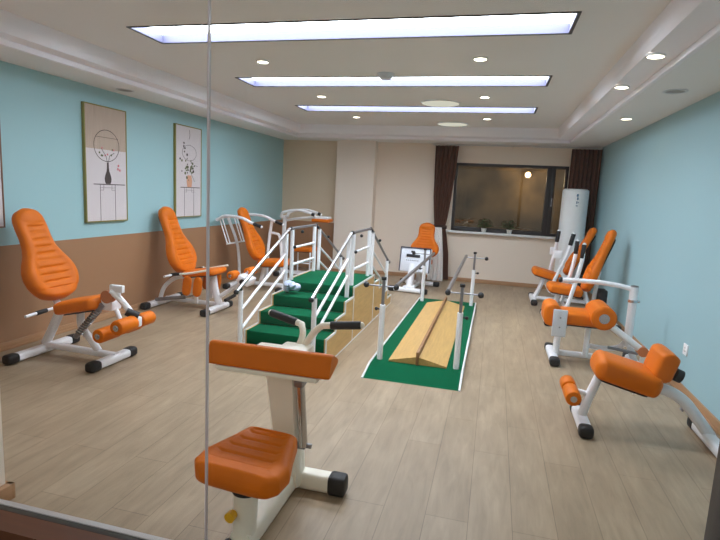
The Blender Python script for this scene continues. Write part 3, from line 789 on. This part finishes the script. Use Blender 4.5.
# --- C: third on the left, press with overhead arms
Cm = thing('shoulder_press_machine', 'orange high-back exercise seat under curved white overhead arms beyond the stairs', CAT, (-3.37, 7.1, 0))
foot_bar(Cm, -.35, -.36, .36); foot_bar(Cm, .45, -.3, .3)
tube(Cm, 'base_rail', [(-.35, 0, .07), (.45, 0, .07)], .03, .028, e=.6)
tube(Cm, 'seat_post', [(.05, 0, .07), (.12, 0, .36)], .034, .034, e=.6)
seat_pad(Cm, (.04, .44), (.48, .47), .38, .34, .10)
backrest(Cm, (.03, .42), (-.30, 1.19), 1.0, .12)
tube(Cm, 'rear_upright', [(-.30, 0, .07), (-.34, 0, .6), (-.50, 0, 1.02)], .022)
for sy in (-.26, -.18, .18, .26): tube(Cm, 'guide_rod', [(-.37, sy, .66), (-.50, sy, 1.02)], .009)
tube(Cm, 'rod_bar', [(-.37, -.28, .66), (-.37, .28, .66)], .012)
tube(Cm, 'cross_bar', [(-.50, -.34, 1.01), (-.54, 0, 1.04), (-.50, .34, 1.02)], .022)
for sy in (-1, 1):
    grip_bar(Cm, [(-.52, sy * .30, 1.0), (-.36, sy * .36, 1.07), (-.10, sy * .38, 1.06), (.06, sy * .38, 1.0), (.22, sy * .38, .95)], .13, .022, .024, 'press_arm')
tube(Cm, 'side_column', [(-.05, .42, .12), (-.03, .42, .6), (.02, .42, 1.0)], .024, .03)
tube(Cm, 'curved_frame', [(-.02, .42, .80), (.08, .42, .80), (.16, .42, .74), (.20, .42, .35), (.20, .42, .08)], .022)

# --- D: machine against the back wall left of the pillar
D = thing('lat_machine', 'small orange stool machine with a raised white head beside the pillar', CAT, (-3.18, 8.45, 0))
foot_bar(D, -.38, -.28, .28); foot_bar(D, .28, -.28, .28)
tube(D, 'base_rail', [(-.38, 0, .06), (.28, 0, .06)], .028, e=.6)
tube(D, 'column', [(-.38, 0, .06), (-.36, 0, .6), (-.34, 0, 1.04)], .034, .028, e=.7)
grip_bar(D, [(-.36, -.14, 1.02), (-.30, -.16, 1.10), (-.05, -.16, 1.15), (.18, -.16, 1.11), (.26, -.16, 1.08)], .06, .024, .028, 'swing_arm')
grip_bar(D, [(-.36, .14, 1.02), (-.30, .16, 1.10), (-.05, .16, 1.15), (.18, .16, 1.11), (.26, .16, 1.08)], .06, .024, .028, 'swing_arm')
tube(D, 'column_head', [(-.35, -.15, 1.02), (-.35, .15, 1.02)], .022)
MB().box((.17, -.12, 1.02), (.47, .12, 1.06), .015).build('head_plate', WHITE, D)
b = MB(); b.box((.19, -.14, .965), (.50, .14, 1.022), .022, 3); b.build('arm_pad', ORANGE, D, 60)
tube(D, 'head_strut', [(-.35, 0, .95), (-.1, 0, 1.0), (.2, 0, 1.04)], .022)
seat_pad(D, (-.14, .52), (.24, .52), .36, .32, .08)
for sx in (-.13, .19):
    for sy in (-.13, .13): tube(D, 'leg', [(sx, sy, .065), (sx, sy, .44)], .014)
tube(D, 'stool_frame', [(-.13, -.13, .25), (.19, -.13, .25)], .011); tube(D, 'stool_frame', [(-.13, .13, .25), (.19, .13, .25)], .011)
tube(D, 'stool_base', [(-.16, -.13, .06), (.22, -.13, .06)], .016); tube(D, 'stool_base', [(-.16, .13, .06), (.22, .13, .06)], .016)

# --- E: recumbent machine in front of the back wall, facing the glass
E_ = thing('recumbent_stepper', 'orange seat machine with white framed screen box before the tied curtain', CAT, (-1.14, 8.36, 0), R(-98))
foot_bar(E_, .5, -.31, .31); foot_bar(E_, -.3, -.38, .30)
tube(E_, 'base_rail', [(-.3, 0, .06), (.5, 0, .06)], .034, e=.6)
tube(E_, 'front_column', [(.42, 0, .06), (.38, 0, .2), (.30, 0, .42)], .06, .05, e=.6)
MB().box((.34, -.09, .06), (.50, .09, .1), .02).build('column_foot', WHITE, E_)
o = MB().box((.22, -.20, .30), (.34, .28, .68), .02, rot=Matrix.Rotation(R(-8), 3, 'Y')).build('screen_box', mat('screen_box_white', (232, 236, 246), .4), E_)
b = MB(); RM = Matrix.Rotation(R(-8), 3, 'Y'); pv = (.28, 0, .49)
for lo, hi in (((.335, -.205, .665), (.35, .285, .685)), ((.335, -.205, .30), (.35, -.192, .685)), ((.335, .272, .30), (.35, .285, .685))): b.box(lo, hi, 0, rot=RM, piv=pv)
b.build('dark_border', mat('slate_border', (66, 64, 80), .5), o)
b = MB(); b.box((.338, -.10, .53), (.352, .12, .575), .004, rot=RM, piv=pv); b.box((.338, -.03, .60), (.352, .03, .63), .004, rot=RM, piv=pv)
b.build('display', mat('display_dark', (44, 46, 56), .3), o)
b = MB(); 
for k in range(7): b.box((.341, -.1 + k * .03, .47), (.3425, -.1 + k * .03 + .018, .485), 0, rot=RM, piv=pv)
b.build('printed_line', mat('print_grey', (130, 134, 150), .6), o)
seat_pad(E_, (-.25, .47), (.18, .47), .38, .34, .1)
backrest(E_, (-.30, .46), (-.44, 1.05), 1.1, .11)
tube(E_, 'seat_post', [(-.1, 0, .06), (-.08, 0, .38)], .04, e=.6)
tube(E_, 'back_bracket', [(-.26, 0, .38), (-.38, 0, .5), (-.44, 0, .75)], .028, .02)

# --- right side machines face the left wall: their local x points to -X
PI = math.pi
R1 = thing('back_extension_bench', 'orange sloped bench with bolster and small double foot roller, right foreground', CAT, (1.1, 3.66, 0), PI)
foot_bar(R1, .41, -.24, .24, cap=.075); foot_bar(R1, -.36, -.26, .52)
tube(R1, 'front_column', [(.41, 0, .06), (.38, 0, .2), (.32, 0, .39)], .03, .03)
seat_pad(R1, (-.04, .43), (.36, .525), .34, .30, .15)
b = MB(); b.cushion(.19, lambda t: .14, lambda t: .125, frame((-.005, 0, .41), (-.28, 0, 1), (1, 0, .28)), None, 24, 28, .4, .04); b.build('bolster', ORANGE, R1, 60)
b = MB(); b.cone((-.10, .05, .45), (-.14, .05, .435), .042, .042, 18); b.build('bolster_knob', BLACK, R1)
tube(R1, 'rear_frame', [(.12, 0, .30), (-.05, 0, .325), (-.18, 0, .27), (-.29, 0, .15), (-.37, 0, .05)], .032, .038)
tube(R1, 'under_bracket', [(-.22, -.02, .22), (-.19, -.02, .19)], .014, m=STEEL)
tube(R1, 'roller_arm', [(.36, 0, .22), (.505, 0, .245)], .018)
tube(R1, 'roller_axle', [(.505, -.15, .245), (.505, .19, .245)], .010, m=STEEL)
roller(R1, .505, .245, .015, .2, .05); roller(R1, .505, .245, -.15, -.015, .05)
b = MB(); b.tube([(.505, -.018, .245), (.505, .018, .245)], .03, smooth=False); b.build('roller_sleeve', WHITE, R1)
b = MB(); b.box((.30, .03, .36), (.345, .065, .41), .008); b.build('adjust_knob', BLACK, R1)

R2_ = thing('leg_curl_machine', 'orange bench with thick roll pad and long white side arm by the right wall', CAT, (1.1, 5.2, 0), PI)
foot_bar(R2_, .45, -.30, .29); foot_bar(R2_, -.28, -.28, .28)
tube(R2_, 'base_rail', [(.45, 0, .065), (-.28, 0, .065)], .03, .026, e=.6)
tube(R2_, 'front_upright', [(.42, .04, .07), (.42, .04, .22), (.36, .04, .37)], .03, .034)
tube(R2_, 'mid_upright', [(.16, .04, .07), (.16, .04, .36)], .026)
seat_pad(R2_, (.02, .50), (.48, .50), .34, .32, .13)
b = MB(); b.cushion(.34, lambda t: .10, lambda t: .15, frame((.50, -.17, .455), (0, 1, 0), (1, 0, 0)), None, 24, 28, .6, .04); b.build('front_bolster', ORANGE, R2_, 60)
b = MB(); b.box((.375, .195, .27), (.50, .212, .525), .007, 3); b.build('side_plate', GREYPL, R2_)
b = MB()
for z in (.36, .45): b.cone((.435, .21, z), (.435, .216, z), .008, .008, 10)
b.build('plate_bolts', STEEL, R2_)
roller(R2_, .07, .485, -.16, .24, .108, 'roll_pad')
tube(R2_, 'roller_arm', [(.04, .20, .45), (-.07, .20, .37), (-.27, .2, .23)], .03)
b = MB(); b.cone((-.28, .16, .22), (-.28, .24, .22), .045, .045, 18); b.build('arm_pivot', mat('pivot_orange', (206, 120, 70), .5), R2_)
b = MB(); b.box((-.34, .17, .06), (-.27, .22, .24), .012); b.build('pivot_bracket', WHITE, R2_)
tube(R2_, 'column', [(-.20, 0, .20), (-.20, 0, .5), (-.20, 0, .77)], .036, .036)
b = MB(); b.cone((-.20, 0, .765), (-.20, 0, .775), .038, .03, 18); b.build('column_cap', DARKF, R2_)
b = MB(); b.cone((-.20, 0, .62), (-.20, 0, .645), .042, .042, 18); b.cone((-.20, 0, .63), (-.26, .0, .63), .012, .012, 10); b.build('collar', CHROME, R2_)
tube(R2_, 'side_arm', [(-.19, 0, .74), (-.06, 0, .765), (.14, 0, .78), (.43, 0, .775)], .022)
MB().ball((.44, 0, .775), .026, 12).build('arm_end', BLACK, R2_)
tube(R2_, 'curved_frame', [(.12, -.02, .16), (-.0, -.02, .15), (-.14, -.02, .18), (-.21, 0, .3)], .024)
tube(R2_, 'damper', [(-.02, .08, .19), (-.28, .08, .16)], .014, m=STEEL)
tube(R2_, 'rear_post', [(-.28, 0, .06), (-.24, 0, .16), (-.20, 0, .28)], .03)

def lever_machine(name, label, loc, seatz, bk0, bk1, seat0, seat1, tilt, gz, plates, split=0):
    t = thing(name, label, CAT, loc, PI)
    foot_bar(t, .48, -.36, .36); foot_bar(t, -.3, -.32, .32)
    tube(t, 'base_rail', [(.48, 0, .065), (-.3, 0, .065)], .03, .026, e=.6)
    tube(t, 'front_post', [(.46, 0, .07), (.40, 0, .22), (.34, 0, seatz - .1)], .032, .032)
    tube(t, 'rear_post', [(-.28, 0, .07), (-.20, 0, .3), (-.16, 0, .45)], .034)
    seat_pad(t, seat0, seat1, .40, .36, .11)
    backrest(t, bk0, bk1, .95, .11)
    tube(t, 'back_bracket', [(-.06, 0, .30), (-.07, 0, .44), (-.09, 0, .68)], .026, .016)
    b = MB(); b.box((-.20, -.09, .12), (-.10, .09, .46), .02); b.build('rear_housing', BLACK, t)
    for sy in (-1, 1):
        grip_bar(t, [(.28, sy * .25, .22), (.22 - sy * split * .4, sy * .26, .50), (.12 + (tilt - .06) * .5 - sy * split * .8, sy * .27, .80), (tilt - sy * split, sy * .27, gz)], .17, .024, .03 if plates else .026, 'lever')
        if plates:
            b = MB(); b.box((.16, sy * .27 - .012, .70), (.28, sy * .27 + .012, .82), .015); b.build('lever_plate', WHITE, t)
    tube(t, 'lever_shaft', [(.28, -.27, .22), (.28, .27, .22)], .02)
    return t
lever_machine('chest_press_machine', 'orange high-back lever machine leaning on the right wall, nearer the glass', (1.22, 6.9, 0), .50, (.06, .42), (-.20, 1.20), (.08, .46), (.5, .50), .16, 1.02, False)
lever_machine('rowing_press_machine', 'orange high-back lever machine just in front of the air conditioner', (1.14, 8.12, 0), .52, (.06, .45), (-.28, 1.16), (.10, .44), (.52, .54), .11, 1.07, True, .07)

# --- F: nearest machine, arm curl bench just behind the glass
F = thing('arm_curl_machine', 'orange stool and long arm pad on white column, right behind the glass joint', CAT, (-.88, 2.0, 0))
tube(F, 'base_rail', [(-.01, -.24, .06), (-.01, .32, .06)], .045, .05, CREAM_LIT, e=.45)
o = MB().tube([(-.25, .32, .055), (.20, .32, .055)], .04, .045, 16, False, e=.45).build('foot_bar', CREAM_LIT, F)
for a, c in ((.19, .28), (-.33, -.24)): MB().tube([(a, .32, .055), (c, .32, .055)], .046, .05, 16, False, e=.45, end=.014).build('rubber_cap', BLACK, o)
o = MB().tube([(-.045, -.27, .04), (.045, -.27, .04)], .034, .036, 16, False, e=.45).build('foot_bar', CREAM_LIT, F)
for a, c in ((.04, .075), (-.075, -.04)): MB().tube([(a, -.27, .04), (c, -.27, .04)], .037, .04, 16, False, e=.45, end=.014).build('rubber_cap', BLACK, o)
b = MB(); P = [(0.0, .30, .05), (0, .15, .68)]
b.sweep([Vector(p) for p in P], lambda i, n: [(s_ * (.055 if i == 0 else .075), u_ * .055) for s_, u_ in ((-1, -.7), (-.8, -1), (.8, -1), (1, -.7), (1, .7), (.8, 1), (-.8, 1), (-1, .7))], True, (0, 1, 0))
b.build('column', CREAM_LIT, F)
o = MB().tube([(.092, .19, .30), (.092, .12, .64)], .022, smooth=False).build('adjust_tube', CHROME, F)
b = MB(); b.box((.072, .09, .62), (.115, .15, .68), .008); b.box((.05, .18, .28), (.105, .22, .31), .006); b.cone((.10, .20, .295), (.13, .20, .295), .012, .012); b.build('adjust_bracket', STEEL, o)
# arm pad: rounded triangular prism along X
tri = [(.02, .064), (-.10, .0), (.066, -.058)]
def rtri(n=6, r=.024):
    out = []
    for i in range(3):
        p = Vector(tri[i]); a = Vector(tri[i - 1]); c = Vector(tri[(i + 1) % 3])
        for k in range(n + 1):
            t = k / n; q0 = p + (a - p).normalized() * r * 1.7; q1 = p + (c - p).normalized() * r * 1.7
            out.append(tuple((q0 * (1 - t) + p * t) * (1 - t) + (p * (1 - t) + q1 * t) * t))
    return out
sec = rtri(); xsn = [-.33, -.325, -.31, -.1, .12, .235, .252, .257]; scl = [.9, .96, 1, 1, 1, 1, .97, .92]
b = MB(); b.sweep([Vector((x, .08, .748)) for x in xsn], lambda i, n: [(p[0] * scl[i], p[1] * scl[i]) for p in sec]); b.build('arm_pad', ORANGE, F, 50)
MB().box((-.28, .03, .676), (.2, .12, .698), .004).build('pad_plate', CREAM_LIT, F)
MB().box((-.05, .17, .67), (.10, .29, .77), .015).build('handle_block', CREAM_LIT, F)
MB().box((-.16, .15, .72), (-.02, .24, .765), .01).build('handle_bracket', CREAM_LIT, F)
grip_bar(F, [(.02, .26, .74), (.03, .30, .80), (.01, .34, .835), (-.02, .37, .842), (-.19, .42, .865)], .17, .016, .02, 'handle', CREAM_LIT)
grip_bar(F, [(.05, .26, .74), (.08, .28, .81), (.12, .29, .855), (.16, .29, .868), (.32, .30, .885)], .15, .016, .02, 'handle', CREAM_LIT)
# stool
Fs = Matrix.Rotation(R(7), 4, 'Z')
def shw(t): return lerpk([(0, .13), (.05, .165), (.14, .192), (.35, .196), (.7, .15), (.95, .122), (1, .10)])(t)
def stop(t, q):
    h = .003
    if abs(q) < .62 and .2 < t < .92: h -= .008 + .007 * max(0, math.cos(2 * math.pi * (t - .2) * 6.2)) ** 4
    return h
b = MB(); M = Matrix.Translation((-.015, -.335, .378)) @ Matrix.Rotation(R(-5), 4, 'Z') @ frame((0, 0, 0), (0, 1, .06), (0, -.06, 1))
b.cushion(.36, shw, lambda t: .10, M, stop, 80, 44, .42, .03); b.build('seat', ORANGE, F, 60)
b = MB(); b.cone((-.005, -.20, .275), (-.005, -.20, .305), .058, .058, 20); b.cone((-.005, -.20, .30), (-.005, -.20, .34), .045, .045, 20); b.build('seat_collar', BLACK, F)
tube(F, 'seat_post', [(-.012, -.20, .05), (-.005, -.20, .28)], .045, .045, CREAM_LIT, e=.6)
b = MB(); b.cone((-.04, -.245, .19), (-.042, -.275, .19), .02, .022, 16); b.build('height_knob', YELL, F)
